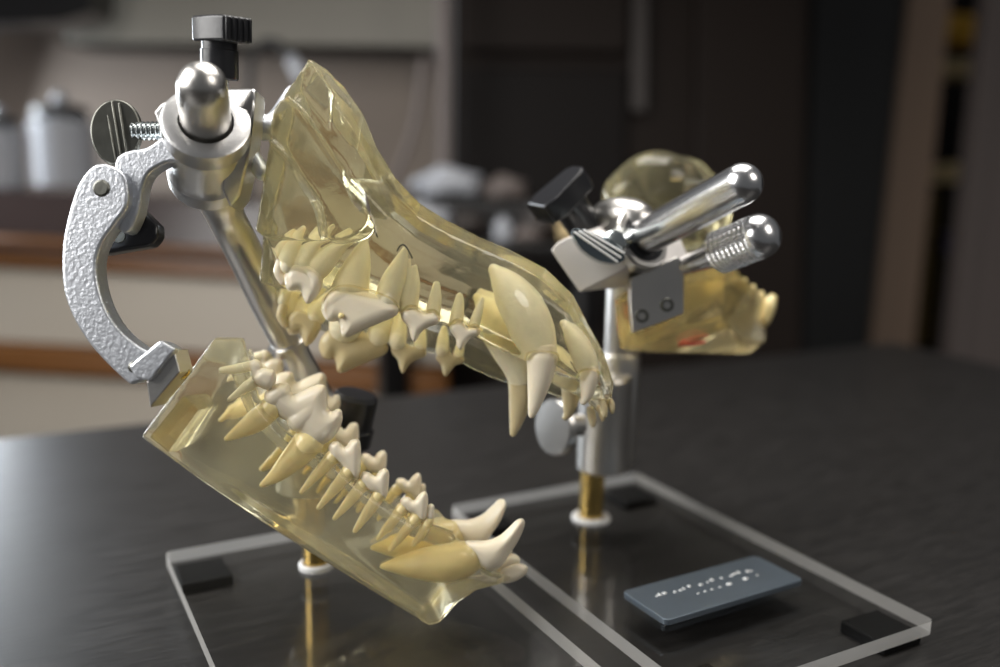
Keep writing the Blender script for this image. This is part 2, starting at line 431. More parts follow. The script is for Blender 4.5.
bm = B(); ball(bm, U.pt(341, 316, .0022), .0012); obj('groove_spot', bm, M['gold_root'], upper, 0, 'small amber spot in the large upper molar')  # added amber ball marks the dark groove of the crown
for path in ([(363, 236), (364, 229), (368, 226), (373, 229), (377, 237)], [(397, 251), (400, 246), (404, 245), (408, 250), (412, 258)]):
    bm = B(); tube(bm, [U.pt(x, y, -.0003) for x, y in path], [.00035] * len(path), 8, True, 4); obj('wire_hook', bm, M['wire'], upper, 0)

for rim in ([(322, 309, 2), (325, 297, .3), (334, 288, -.4), (347, 285.5, -.6), (362, 288, -.6), (378, 293, -.5), (392, 299, 0), (399, 307, 2)],
            [(525, 360, 3), (527, 354, 1), (533, 351.5, -.6), (542, 351, -1.2), (551, 352, -.8), (557, 354, 1), (559, 359, 3)],
            [(577, 376, 2), (580, 371, .2), (588, 369, -.6), (596, 370, 0), (600, 374, 2)],
            [(401, 312, 1.5), (408, 306, .2), (417, 306.5, 0), (424, 311, 0), (434, 310, .2), (441, 317, 1.5)],
            [(449, 325, 1.2), (456, 319.5, .2), (463, 320.5, 0), (469, 325.5, 0), (476, 324.5, .2), (482, 330, 1.2)]):
    bm = B(); rf = sum(p[0] for p in rim) / len(rim)
    tube(bm, [U.pt(x, y, o_ * .001, 0, rf) for x, y, o_ in rim], [.0005] * len(rim), 10, True, 5); obj('gum_edge', bm, M['resin_amber'], upper, 0, 'golden resin lip round a tooth')

# ---- lower jaw
Lw = Jaw([(140, .405), (525, .415)], [(140, 56), (260, 56), (340, 50), (430, 38), (480, 35), (500, 22), (525, 12)],
         [(200, -.14), (300, -.19), (345, -.16), (380, -.13), (425, -.18), (460, -.28)], [(200, -.06), (400, -.06), (450, -.12)], .95)
lower = thing('lower_jaw_model', 'cloudy yellow resin lower jaw in front of the bent rod, ivory teeth on top', 'dental model', cam(330, 500, .41))
lst = [((214, 339), (141, 437)), ((243, 340), (180, 465)), ((250, 366), (200, 480)), ((259, 400), (225, 497)), ((283, 430), (262, 522)), ((306, 445), (295, 543)),
       ((336, 462), (330, 565)), ((360, 484), (358, 582)), ((385, 502), (385, 599)), ((411, 520), (410, 614)), ((433, 526), (429, 626)), ((452, 532), (440, 623)),
       ((469, 556), (456, 604)), ((490, 572), (476, 590)), ((514, 577), (500, 584))]
rings = []
for N, Bt in lst:
    near = []; far = []
    w = Lw.w(N[0])
    for h, t in [(.0, .30), (-.02, .17), (.0, .05), (.10, -.01), (.35, -.02), (.65, 0), (.92, .02), (.985, .05), (1.0, .12)]:
        P0 = cam(lerp(N[0], Bt[0], h), lerp(N[1], Bt[1], h), Lw.dn(N[0]) + t * w * Lw.vz)
        near.append(P0); far.append(P0 + Lw.v(N[0]) * w * (1 - 2 * t) * pw(N[0], [(214, .5), (244, .5), (262, .8), (300, 1)]))
    gm = (near[0] + far[0]) * .5; bot = (near[-1] + far[-1]) * .5; val = gm + (bot - gm) * .25
    rings.append(near + far[::-1] + [val])
bm = B(); skin(bm, rings); bmesh.ops.triangulate(bm, faces=bm.faces)
# swell round the canine root
for sd in (0, 1):
    Lw.tooth(bm, [(388, 564, 5, 6.5), (405, 563, 12, 7), (430, 562, 19.5, 7.5), (455, 560, 20.5, 7.5), (466, 558, 18, 7.5)], sd)
o = obj('resin_body', bm, M['resin_low'], lower, 0); fuse(o, .0010, 4, .5)
bm = B(); pprism(bm, [(150, 437), (168, 452), (198, 410), (183, 396)], .380, .040); obj('gold_reflection_block', bm, M['resin_amber'], lower, 30, 'amber block standing in for the golden reflection in the rear resin')  # added amber block, stands in for the golden internal reflection
G = M['gold_root']
T(Lw, lower, 'canine_tooth', [('p', [(465, 541), (485, 540.5), (499, 535.5), (510, 526), (517, 519.5), (523, 518.5), (525, 525), (519, 540), (510, 554), (502, 566), (490, 572), (478, 568), (468, 555)], 6.0, 15, 7.5)],
  [[(383, 564, 3.5, 7), (400, 563, 10, 7.2), (425, 562.5, 17, 7.5), (448, 561.5, 19.5, 7.5), (467, 557, 16.5, 7.5)]], .0005, rmat=G)
T(Lw, lower, 'incisor_tooth', [('p', [(500, 572), (507, 566), (518, 563), (527, 566), (527, 573), (520, 579), (510, 583), (501, 582)], 3.4, 7, 4)], None, .00035)
T(Lw, lower, 'incisor_tooth', [[(503, 566, 3.5, 6), (511, 561, 4.5, 6), (517, 560, 3.5, 6)]], None, .00035)
T(Lw, lower, 'molar_tooth', [[(255, 366, 7), (256, 367, 7)], ('p', [(253, 376), (258, 370), (266, 368), (275, 371), (276, 382), (269, 390), (259, 387), (253, 381)], 4.2, 8, 4.6), [(264, 379, 5.5, 2.5), (271, 375, 4, 2.5)], [(255, 367, 6), (257, 378, 6)]],
  [[(223, 370, 3.5, 6), (236, 369, 5, 6), (251, 366, 5.5, 6)], [(231, 399, 2.8, 5), (243, 390, 5, 5), (254, 381, 7, 6)]], rmat=M['root'])
T(Lw, lower, 'molar_tooth', [('p', [(264, 395), (270, 386), (281, 382.5), (289, 384), (293, 394), (301, 391), (313, 386), (322, 384), (327, 389), (328, 404), (331, 411), (338, 410), (343, 417), (339, 430), (330, 441), (318, 446), (307, 443), (298, 433), (289, 423), (279, 417), (268, 407)], 5.4, 16, 6.5),
    [(274, 398, 9.5, 3.5), (281, 393, 9, 3.5)], [(300, 420, 13, 4.9), (309, 411, 13, 4.9), (317, 400, 9, 4), (322, 389, 4.5, 4.2)], [(325, 432, 9, 4), (332, 422, 7, 3.7), (338, 413, 4.5, 4.2)]],
  [[(228, 438, 3, 5), (240, 431, 7, 5), (256, 421, 11.5, 6), (271, 408, 12, 6)], [(263, 484, 3, 5), (276, 475, 7.5, 5), (293, 459, 13, 6), (308, 443, 16, 7)]], .00045, rmat=G)
T(Lw, lower, 'premolar_tooth', [('p', [(328, 450), (330, 443), (338, 441), (345, 447), (351, 440), (359, 439.5), (361, 447), (361, 461), (360, 473), (356, 479), (347, 472), (340, 464), (331, 458)], 4.0, 9, 4.4), [(336, 449, 6, 2.5), (343, 456, 6, 2)], [(356, 444, 4, 3), (353, 455, 6.5, 2.5), (355, 468, 5.5, 2.5)]],
  [[(302, 491, 2.5), (318, 473, 5.5), (334, 456, 8)], [(319, 507, 2.5), (334, 489, 5.5), (350, 470, 8)]], .00035, rmat=G)
T(Lw, lower, 'premolar_tooth', [('p', [(360, 477), (363, 471.5), (369, 472), (375, 476), (379, 471), (385, 468), (389, 472), (389, 483), (387, 496), (384, 499), (377, 494), (369, 491), (361, 483)], 3.8, 8, 4.2), [(366, 478, 5.5, 2.3), (374, 482, 5.5, 2)], [(385, 473, 4, 3), (382, 483, 6, 2.3), (384, 492, 4, 3)]],
  [[(335, 517, 2.5), (349, 501, 5.5), (363, 484, 7)], [(355, 530, 2.5), (366, 514, 5.5), (379, 495, 7)]], .00035, rmat=G)
T(Lw, lower, 'premolar_tooth', [('p', [(400, 500), (403, 497), (409, 497), (414, 500), (419, 494), (425, 491), (428, 496), (428, 507), (426, 519), (421, 521), (414, 515), (407, 512), (401, 506)], 3.5, 7, 4), [(405, 502, 5, 2.3), (412, 506, 5, 2)], [(424, 496, 3.5, 3), (421, 506, 5.5, 2.3), (423, 515, 4, 3)]],
  [[(378, 537, 2.5), (390, 523, 5), (403, 508, 6.5)], [(390, 549, 2.5), (402, 534, 5), (416, 518, 6.5)]], .00035, rmat=G)
T(Lw, lower, 'premolar_tooth', [[(431, 507, 3.6), (430, 516, 4)]], [[(413, 544, 2.5), (421, 534, 4.5), (429, 520, 5)]], .00035, rmat=G)

# ================================================================== FRONT ARTICULATOR
PT, PB = .0125, .006          # plate top and underside
def round_rect(bm, c, ax, ay, hw, hh, rad, zv, k=5):
    P = []
    for sx, sy, a0 in ((1, 1, 0), (-1, 1, 90), (-1, -1, 180), (1, -1, 270)):
        for i in range(k + 1):
            a = math.radians(a0 + 90 * i / k)
            P.append(c + ax * (sx * (hw - rad) + rad * math.cos(a)) + ay * (sy * (hh - rad) + rad * math.sin(a)))
    prism(bm, P, zv); return bm
def stand_plate(root, x0, x1, y0, y1):
    bm = B(); round_rect(bm, Vector(((x0 + x1) / 2, (y0 + y1) / 2, PB)), Vector((1, 0, 0)), Vector((0, 1, 0)), (x1 - x0) / 2, (y1 - y0) / 2, .003, Vector((0, 0, PT - PB)))
    bmesh.ops.recalc_face_normals(bm, faces=bm.faces)
    for f in bm.faces: f.material_index = 0 if abs(f.normal.z) > .9 else 1
    p = obj('base_plate', bm, [M['acrylic'], M['edge']], root, 30)
    for fx in (x0, x1):
        for fy in (y0, y1):
            a = (fx + (.003 if fx == x0 else -.028)); b = fy + (.003 if fy == y0 else -.028)
            bm = B(); box(bm, (a, b, 0), (a + .025, b + .025, PB)); obj('rubber_foot', bm, M['rubber'], p, 30, 'black square rubber foot', bevel=.0012)
    return p

art = thing('dental_articulator', 'front silver jaw stand with curved cast arm and bent steel rod', 'dental stand', (.135, .36, 0))
stand_plate(art, .0631, .2010, .2465, .4690)
q = cz(316, 567, PT); PX, PY = q.x, q.y
bm = B(); lathe(bm, Vector((PX, PY, PT)), Vector((0, 0, 1)), [(0, .0085), (.0022, .0085), (.003, .0078), (.003, .0066), (.001, .0066)], 36); obj('washer', bm, M['washer'], art, 30)
bm = B(); lathe(bm, Vector((PX, PY, PT)), Vector((0, 0, 1)), [(0, .0062), (.046, .0062)], 32); obj('post', bm, M['brass'], art, 30, 'brass post')
# swivel barrel on top of the post
kn = cam(343, 405, .455)
bm = B(); lathe(bm, Vector((PX, PY, PT + .045)), Vector((0, 0, 1)), [(0, .0125), (.001, .0135), (.030, .0135), (.031, .0125)], 36); obj('post_barrel', bm, M['steel'], art, 30)
bm = B(); ax = cam(356, 392, .455) - cam(345, 440, .46)
lathe(bm, cam(345, 445, .462), ax, [(0, .0105), (.002, .0125), (.010, .0125), (.011, .0112), (.026, .0112), (.028, .0095), (.028, .004)], 36)
obj('swivel_knob', bm, M['black'], art, 30)
# bent rod
rp = [(330, 425, .458), (318, 398, .452), (300, 366, .446), (286, 338, .440), (268, 302, .432), (250, 264, .424), (236, 236, .417), (226, 216, .408), (219, 196, .396), (213, 168, .384), (208, 135, .367), (204, 105, .349), (202.5, 87, .339)]
bm = B(); tube(bm, [cam(*p) for p in rp], [.0078] * 4 + [.0083] * 4 + [mm(22, .396), mm(24, .384), mm(24.6, .367), mm(25, .349), mm(25, .339)], 36, True, 5); obj('bent_rod', bm, M['steel'], art, 0)
bm = B(); a = cam(283, 333, .4385) - cam(289, 345, .4415)
lathe(bm, cam(289, 345, .4415), a, [(-.0022, .008), (-.0018, .0104), (.0018, .0104), (.0022, .008)], 36); obj('rod_collar', bm, M['steel'], art, 30)
# clamp body round the rod
A0, A1 = cam(206, 121, .358), cam(207.5, 178, .393)
ax = A1 - A0; L = ax.length
rr = mm(43, .362)
bm = B()
prof = [(.008, .0104), (0, .0106), (0, rr * .93), (.0006, rr), (L * .20, rr), (L * .24, rr * .97), (L * .28, rr * .80), (L * .36, rr * .78), (L * .42, rr * .82), (L * .72, rr * .86), (L * .78, rr * .94), (L * .80, rr * .97), (L, rr * .95), (L * 1.02, rr * .88), (L * 1.02, .006)]
lathe(bm, A0, ax, prof, 64)
clamp = obj('clamp_body', bm, M['alu'], art, 28)
bm = B(); pprism(bm, [(153, 112), (160, 104), (180, 93), (196, 88), (200, 134), (178, 142), (166, 140), (159, 127)], .359, .010, 0); obj('clamp_lug', bm, M['alu'], art, 30, bevel=.0012)
bm = B(); pprism(bm, [(224, 88), (255.5, 88, -.002), (253, 125), (247, 165, .010), (240, 196, .016), (230, 208, .016), (222, 190, .010), (226, 130)], .3655, .016, 0); obj('clamp_block', bm, M['alu'], art, 30, bevel=.0012)
# thumb screw
tc_ = cam(115, 132, .372)
bm = B()
pts = [(115 + 25.5 * math.cos(a) * (1 - .06 * math.sin(a)), 132 + 33 * math.sin(a), .002 * math.cos(a)) for a in [2 * PI * i / 40 for i in range(40)]]
pprism(bm, pts, .3705, .0035, 0, False)
ts = obj('thumb_screw', bm, M['dark_zinc'], art, 30, 'flat oval zinc thumb screw', bevel=.0010, seg=3)
for k, (xa, ya, xb, yb) in enumerate([(106, 104, 116, 160), (112, 102, 122, 161), (119, 104, 127, 155)]):
    bm = B(); ptube(bm, [(xa, ya, 1.2), (xb, yb, 1.2)], .3704, 8, 0); obj('ridge', bm, M['dark_zinc'], ts, 0)
bm = B(); s0, s1 = cam(132, 131, .374), cam(165, 131, .374); r0 = mm(9.5, .374); prof = []
n = 7
for i in range(n):
    l = (s1 - s0).length / n
    prof += [(i * l, r0 * .78), (i * l + l * .35, r0), (i * l + l * .6, r0), (i * l + l * .95, r0 * .78)]
lathe(bm, s0, s1 - s0, prof, 28); obj('screw_thread', bm, M['zinc'], ts, 25)
# black tee knob
k0, k1 = cam(220, 80, .372), cam(219, 13, .366)
ka = (k1 - k0).normalized(); kl = (k1 - k0).length
bm = B(); lathe(bm, k0, ka, [(0, .003), (0, .0068), (.0006, .0074), (kl * .45, .0074), (kl * .46, .0070), (kl * .75, .0070)], 36); kb = obj('tee_knob', bm, M['black'], art, 30, 'black plastic tee knob')
ex = (cdir(.80, .10, -.55) - ka * cdir(.80, .10, -.55).dot(ka)).normalized(); ey = ka.cross(ex)
bm = B()
oo = [(-.0115, -.0035), (-.0095, -.0062), (.006, -.0085), (.0115, -.0068), (.0115, .0068), (.006, .0085), (-.0095, .0062), (-.0115, .0035)]
prism(bm, [k0 + ka * (kl * .56) + ex * (x + .0003) + ey * y for x, y in oo], ka * .0100); obj('grip', bm, M['black'], kb, 30, bevel=.0012)
for i in range(5):
    bm = B(); y = -.0056 + i * .0028
    tube(bm, [k0 + ka * (kl * .56 + .001) + ex * .0118 + ey * y, k0 + ka * (kl * .56 + .009) + ex * .0118 + ey * y], [.0008] * 2, 8); obj('grip_rib', bm, M['black'], kb, 0)
bm = B(); lathe(bm, k0 - ka * .010, ka, [(0, .0034), (.013, .0034)], 24); obj('stud', bm, M['zinc'], kb, 30, 'threaded steel stud')
# curved cast arm
bm = B()
outer = [(104, 163), (92, 166), (80, 180), (72, 200), (64, 232), (61.5, 262), (64, 292), (73, 318), (90, 345), (112, 369), (130, 385), (150, 408), (180, 370), (176, 352), (160, 342), (150, 351), (134, 343), (117, 327), (104, 305), (97, 280), (96.5, 258), (103, 240), (116, 222), (126, 207), (128, 190), (122, 172)]
pprism(bm, catmull(outer[:11], 4) + catmull(outer[12:] + outer[:1], 4)[:-1], .362, .011, 0, False); arm = obj('curved_arm', bm, M['cast'], art, 40, 'rough cast silver arm', bevel=.0016, seg=3)
bm = B(); lathe(bm, cam(101, 188, .3616), FWD, [(-.0004, .0001), (-.0004, .0026), (.0002, .0034), (.003, .0034)], 28); obj('pivot_pin', bm, M['dark_zinc'], arm, 30)
bm = B(); pprism(bm, [(114, 163), (126, 151), (146, 147), (162, 136), (170, 128), (196, 140), (180, 160), (166, 163), (150, 172), (143, 186), (138, 212), (128, 232), (118, 228), (120, 200)], .367, .010, 3, False)
obj('upper_link', bm, M['cast'], art, 40, bevel=.0016, seg=3)
bm = B(); pprism(bm, [(134, 378), (128, 366), (160, 340), (176, 349), (150, 382)], .356, .006, 0, False); obj('jaw_bracket', bm, M['cast'], art, 40, bevel=.0012)
bm = B(); pprism(bm, [(150, 408), (146, 382), (174, 349), (180, 372)], .359, .016, 0, False); obj('bracket_plate', bm, M['steel'], art, 40, bevel=.0006)
bm = B(); ptube(bm, [(134, 367, 6), (136, 366, 6, .004)], .359, 16, 0); obj('bracket_rivet', bm, M['dark_zinc'], art, 0)
bm = B(); ptube(bm, [(158, 384, 6), (176, 376, 6, .002), (184, 372, 6, .004)], .366, 12, 0); obj('bracket_screw', bm, M['brass'], art, 0)
# black lever behind the arm
bm = B(); pprism(bm, [(98, 255), (110, 232), (128, 207), (140, 208), (157, 225), (158, 236), (151, 246), (120, 251)], .378, .010, 0, False); obj('lever_knob', bm, M['black'], art, 40, bevel=.002)
bm = B(); lathe(bm, cam(119, 236, .3785), FWD, [(-.001, .0001), (-.001, .0028), (0, .0034), (.002, .0034)], 24); obj('lever_screw', bm, M['dark_zinc'], art, 30)
# cast stub to the upper jaw
bm = B(); ptube(bm, [(246, 120, 15), (258, 126, 14), (266, 128, 13)], .385, 14); ptube(bm, [(240, 140, 9), (252, 155, 8), (262, 172, 9)], .384, 12); ptube(bm, [(264, 128, 11), (275, 118, 8, .008), (284, 104, 7, .014), (292, 92, 7, .016)], .387, 12)
o = obj('jaw_stub', bm, M['cast'], art, 0); fuse(o, .0006, 3)

# ================================================================== REAR ARTICULATOR
rear = thing('dental_articulator', 'rear silver jaw stand on the clear plate with the name plate', 'dental stand', (.29, .36, 0))
rp_ = stand_plate(rear, .2228, .3581, .2409, .4634)
q = cz(591, 519, PT); PX, PY = q.x, q.y; P0 = Vector((PX, PY, PT)); Z = Vector((0, 0, 1))
bm = B(); lathe(bm, P0, Z, [(0, .0112), (.0016, .0112), (.0024, .0104), (.0024, .0072), (.001, .0072)], 36); obj('washer', bm, M['washer'], rear, 30)
bm = B(); lathe(bm, P0, Z, [(0, .0069), (.034, .0069)], 32); obj('post', bm, M['brass'], rear, 30, 'brass post')
dpost = (P0 - CAM).dot(FWD)
zb = .0295
bm = B(); c1 = P0 + RT * mm(10, dpost) + FWD * .002; c1.z = PT + zb
lathe(bm, c1, Z, [(0, .0135), (.0012, .0148), (.053, .0148), (.055, .0135)], 48); obj('post_barrel', bm, M['steel'], rear, 30)
c2 = P0 + RT * mm(25, dpost) + FWD * .016; c2.z = PT + .030
bm = B(); lathe(bm, c2, Z, [(0, .011), (.001, .0122), (.062, .0122), (.064, .0115), (.064, .0085), (.115, .0085)], 40); obj('upright_rod', bm, M['steel'], rear, 30)
# round clamp screw on the barrel
bm = B(); a0 = cam(580, 425, .485); a1 = cam(541, 428, .470)
lathe(bm, a0, a1 - a0, [(0, .006), (.010, .006), (.0125, .009), (.014, .0135), (.0145, .0150), (.0175, .0150), (.019, .0142), (.0195, .004)], 40); obj('clamp_screw', bm, M['steel'], rear, 30)
# chrome head: ring round the main rod
R0, R1 = cam(628, 246, .458), cam(742, 184, .398)
ra = (R1 - R0).normalized(); RL = (R1 - R0).length
bm = B(); lathe(bm, R0 - ra * .02, ra, [(0, .0092), (RL + .02, .0092)] + [(s + .02, r) for s, r in domeprof(RL, .0092, 8)][1:], 48); obj('main_rod', bm, M['chrome'], rear, 30, 'polished rod with a domed end')
rh = .0162
bm = B(); lathe(bm, R0, ra, [(-.022, .008), (-.0215, .0130), (-.019, rh), (-.006, rh * .93), (.002, rh * .94), (.006, rh), (.0105, rh), (.0118, rh * .94), (.0122, rh * .80), (.0110, .0096)], 56); hr = obj('head_ring', bm, M['steel'], rear, 30)
bm = B(); lathe(bm, R0, ra, [(.010, .0094), (.0128, .0096), (.0128, rh * .76), (.010, rh * .78)], 48); obj('gap_ring', bm, M['black'], hr, 30)  # black ring paints the shade in the gap round the rod
bm = B(); tube(bm, [cam(596, 226, .472), cam(606, 220, .468), cam(620, 218, .462), cam(634, 222, .456)], [.006, .0095, .0108, .0112], 28, True, 4); obj('head_boss', bm, M['steel'], rear, 0)
# block
bm = B()
fr = [(550, 251), (556, 243), (570, 236), (590, 235), (606, 240), (627, 268), (579, 293)]
bk = [(600, 225), (606, 219), (640, 214), (660, 220), (680, 236), (692, 262), (640, 285)]
fv = [bm.verts.new(cam(x, y, .445)) for x, y in fr]; bv = [bm.verts.new(cam(x, y, .475)) for x, y in bk]
bm.faces.new(fv); bm.faces.new(bv[::-1])
for i in range(7): bm.faces.new((fv[i], bv[i], bv[(i + 1) % 7], fv[(i + 1) % 7]))
blk = obj('head_block', bm, M['satin'], rear, 30, bevel=.0010)
for x, y in ((605, 287), (627, 276)):
    pass
# wing screw with three bright lines
bm = B()
lens = [(572.5, 231), (578, 228.5), (600, 236), (622, 252), (624.5, 259), (617, 263), (600, 261), (584, 251), (576, 241)]
pprism(bm, lens, .425, .010, 3); w = obj('wing_screw', bm, M['wing'], rear, 40, 'zinc wing screw with three bright ridges', bevel=.0007)
for k in range(3):
    bm = B(); o1, o2 = k * 3.1, -k * 2.6
    ptube(bm, [(575 + k * 4.6, 232.5 - 1.2 * k, 1.25), (617 + k * 3.4, 261.5 - k * 4.2, 1.25)], .4248, 8, 0); obj('ridge', bm, M['engrave'], w, 0)
bm = B(); a0 = cam(613, 243, .428); a1 = cam(624, 237, .450); lathe(bm, a0, a1 - a0, [(0, .004), (.001, .0058), (.004, .0062), (.030, .0062)], 32); obj('wing_shaft', bm, M['zinc'], w, 30)
# black knob
k0, k1 = cam(588, 232, .468), cam(552, 178, .452)
ka = (k1 - k0).normalized(); kl = (k1 - k0).length
bm = B(); lathe(bm, k0, ka, [(0, .004), (0, .0082), (.0006, .0088), (kl * .62, .0088)], 36); kb = obj('tee_knob', bm, M['black'], rear, 30, 'black plastic tee knob')
ex = (cdir(-.75, .55, -.25) - ka * cdir(-.75, .55, -.25).dot(ka)).normalized(); ey = ka.cross(ex)
bm = B(); s_ = 1.3
prism(bm, [k0 + ka * (kl * .55) + (ex * x + ey * y) * s_ for x, y in oo], ka * .0115); obj('grip', bm, M['black'], kb, 30, bevel=.0012)
for i in range(6):
    bm = B(); y = (-.0062 + i * .0025) * s_
    tube(bm, [k0 + ka * (kl * .55 + .001) + ex * .0118 * s_ + ey * y, k0 + ka * (kl * .55 + .0105) + ex * .0118 * s_ + ey * y], [.0008] * 2, 8); obj('grip_rib', bm, M['black'], kb, 0)
# knurled pin
p0, p1 = cam(672, 271, .462), cam(783, 227, .408)
pa = (p1 - p0).normalized(); pl = (p1 - p0).length
rk = .0106
bm = B(); lathe(bm, p0 - pa * .012, pa, [(0, .0038), (.012, .0038), (.012 + pl * .42, .0066), (.012 + pl * .50, .0070)], 36); pin = obj('tapered_pin', bm, M['chrome'], rear, 30, 'polished pin with a knurled grip')
bm = B(); x, y = ortho(pa); n = 200; rings = []; k1_, k2_ = pl * .46, pl * .80
for i in range(2): rings.append([p0 + pa * (k1_ - .0012 + .0006 * i) + (x * math.cos(2 * PI * j / n) + y * math.sin(2 * PI * j / n)) * rk * (.62 + .26 * i) for j in range(n)])
for i in range(61):
    s = i / 60
    rings.append([p0 + pa * lerp(k1_, k2_, s) + (x * math.cos(2 * PI * j / n) + y * math.sin(2 * PI * j / n)) * (rk * .97 + .00034 * math.cos(26 * 2 * PI * j / n + 26 * s) * math.cos(26 * 2 * PI * j / n - 26 * s)) for j in range(n)])
for sp, r in domeprof(k2_ + .0012, rk * .97, 8, 1, .85)[:-1]: rings.append([p0 + pa * sp + (x * math.cos(2 * PI * j / n) + y * math.sin(2 * PI * j / n)) * r for j in range(n)])
skin(bm, rings); obj('knurled_grip', bm, M['chrome'], pin, 30)
# bracket holding the lower jaw
bm = B(); pprism(bm, [(630, 301), (630, 278), (678, 256), (684, 262), (684, 314), (633, 333)], .452, .008, 0, False); br = obj('jaw_bracket', bm, M['steel'], rear, 30, bevel=.0007)
for x_, y_ in ((642, 316), (667, 305)):
    bm = B(); lathe(bm, cam(x_, y_, .4522), -FWD, [(-.002, .0034), (.0006, .0034), (.001, .0030), (.001, .0019), (-.001, .0019)], 24); obj('socket_screw', bm, M['dark_zinc'], br, 30)
# name plate on the base
np_ = [(624, 589), (757, 556), (803, 578), (664, 623)]
Zp = PT + .003
P = [cz(x_, y_, Zp) for x_, y_ in np_]
cen = sum(P, Vector()) / 4
axx = ((P[1] - P[0]) + (P[2] - P[3])).normalized(); axy = Vector((0, 0, 1)).cross(axx)
hw = ((P[1] - P[0]).length + (P[2] - P[3]).length) / 4; hh = ((P[0] - P[3]).length + (P[1] - P[2]).length) / 4
bm = B(); round_rect(bm, cen - Z * .003, axx, axy, hw, hh, .003, Z * .003)
nm = obj('name_plate', bm, M['plate'], rear, 30, 'small blue-grey metal name plate with two lines of worn engraving', bevel=.0004)
def engraving(marks):
    bm = B()
    for (x_, y_, l, hgt) in marks:
        c = cen + axx * x_ * hw + axy * y_ * hh
        prism(bm, [c + axx * a * l * .8 + axy * b * hgt * .72 - Z * .0007 for a, b in ((-1, -.6), (-.2, -1), (1, -.5), (.9, .7), (.1, 1), (-.9, .5))], Z * .0008)
    return bm
xs = [-.74, -.69, -.62, -.50, -.42, -.36, -.27, -.13, -.02, .06, .19, .33, .40, .47, .58, .63]
l1 = [(x_, .26 + .05 * math.sin(x_ * 17), .0007 + .0009 * ((i * 7) % 5) / 4, .0010 + .0008 * ((i * 3) % 4) / 3) for i, x_ in enumerate(xs)]
l2 = [(-.30, -.18, .0008, .0008), (-.20, -.18, .001, .0009), (-.10, -.17, .001, .0008), (.02, -.17, .0009, .0008), (.16, -.15, .0022, .0016), (.42, -.12, .0022, .0016), (.60, -.12, .0008, .0007)]
for ln in (l1, l2): obj('engraving', engraving(ln), M['engrave'], nm, 0)

# rear jaws
rl = thing('lower_jaw_model', 'amber resin jaw block bolted under the rear stand, red mark on its underside', 'dental model', cam(690, 320, .48))
bm = B()
for p in [(613, 299, .462), (619, 350, .466), (630, 286, .462), (727, 262, .470), (722, 316, .470), (768, 302, .535), (766, 343, .535), (752, 354, .52), (735, 275, .54), (640, 352, .50)]: bm.verts.new(cam(*p))
bmesh.ops.convex_hull(bm, input=bm.verts); bmesh.ops.delete(bm, geom=[v for v in bm.verts if not v.link_faces], context='VERTS')
o = obj('resin_body', bm, M['resin_amber'], rl, 20, bevel=.0025, seg=3)
for i in range(7):
    bm = B(); ptube(bm, [(735 + i * 4.3, 282 + i * 2.6, 4), (736 + i * 4.3, 274 + i * 3.2 + (i % 2) * 3, 2.4)], .53, 12, 3); obj('premolar_tooth', bm, M['gold_root'], rl, 0)
bm = B(); ptube(bm, [(762, 318, 9), (768, 306, 8), (772, 299, 5)], .53, 12); o = obj('canine_tooth', bm, M['gold_root'], rl, 0)
bm = B(); ptube(bm, [(706, 333, 1.5), (694, 333, 3), (683, 337, 4), (680, 340, 4), (690, 343, 3), (704, 342, 1.5)], .487, 10); obj('red_mark', bm, M['red'], rl, 0, 'curved red mark')

ru = thing('upper_jaw_model', 'rounded yellow resin skull model partly hidden behind the rear polished rod', 'dental model', cam(665, 205, .52))
bm = B()
ptube(bm, [(630, 196, 28), (650, 184, 32), (664, 184, 32)], .525, 20); ptube(bm, [(664, 184, 30), (690, 182, 24), (708, 186, 14)], .53, 18)
ptube(bm, [(690, 190, 26), (706, 205, 24), (712, 214, 20)], .53, 18); ptube(bm, [(640, 215, 36), (690, 222, 30)], .53, 18); ptube(bm, [(690, 228, 24), (684, 236, 18)], .525, 16)
o = obj('resin_body', bm, M['resin'], ru, 0); fuse(o, .0014, 6)
bm = B(); ptube(bm, [(697, 229, 1), (692, 229, 1.2), (690, 233, 1.2), (692, 237, 1.2), (696, 237, 1)], .505, 8); obj('moulded_mark', bm, M['wire'], ru, 0)

exec_bg = True
# ================================================================== SETTING
m, nt, b = new_mat('dark_satin_worktop'); M['table'] = m
tc = nt.nodes.new('ShaderNodeTexCoord'); mp = nt.nodes.new('ShaderNodeMapping'); mp.inputs['Scale'].default_value = (3, 30, 1); mp.inputs['Rotation'].default_value = (0, 0, .25)
nt.links.new(tc.outputs['Object'], mp.inputs[0])
n1 = nt.nodes.new('ShaderNodeTexNoise'); n1.inputs['Scale'].default_value = 14; n1.inputs['Detail'].default_value = 7; n1.inputs['Roughness'].default_value = .65
nt.links.new(mp.outputs[0], n1.inputs['Vector'])
rp2 = nt.nodes.new('ShaderNodeValToRGB'); rp2.color_ramp.elements[0].position = .3; rp2.color_ramp.elements[1].position = .75
rp2.color_ramp.elements[0].color = (.010, .0095, .009, 1); rp2.color_ramp.elements[1].color = (.024, .022, .021, 1)
nt.links.new(n1.outputs[0], rp2.inputs[0]); nt.links.new(rp2.outputs[0], b.inputs['Base Color'])
mr = nt.nodes.new('ShaderNodeMapRange'); mr.inputs[1].default_value = .3; mr.inputs[2].default_value = .7; mr.inputs[3].default_value = .32; mr.inputs[4].default_value = .42
nt.links.new(n1.outputs[0], mr.inputs[0]); nt.links.new(mr.outputs[0], b.inputs['Roughness'])
bp = nt.nodes.new('ShaderNodeBump'); bp.inputs['Strength'].default_value = .05; bp.inputs['Distance'].default_value = .001
nt.links.new(n1.outputs[0], bp.inputs['Height']); nt.links.new(bp.outputs[0], b.inputs['Normal'])
bm = B()
tp = [cz(-160, 456, 0), cz(893, 342, 0), cz(1120, 392, 0)]
tp += [tp[2] - FWD * .75 + RT * .25, tp[0] - FWD * .75 - RT * .25]
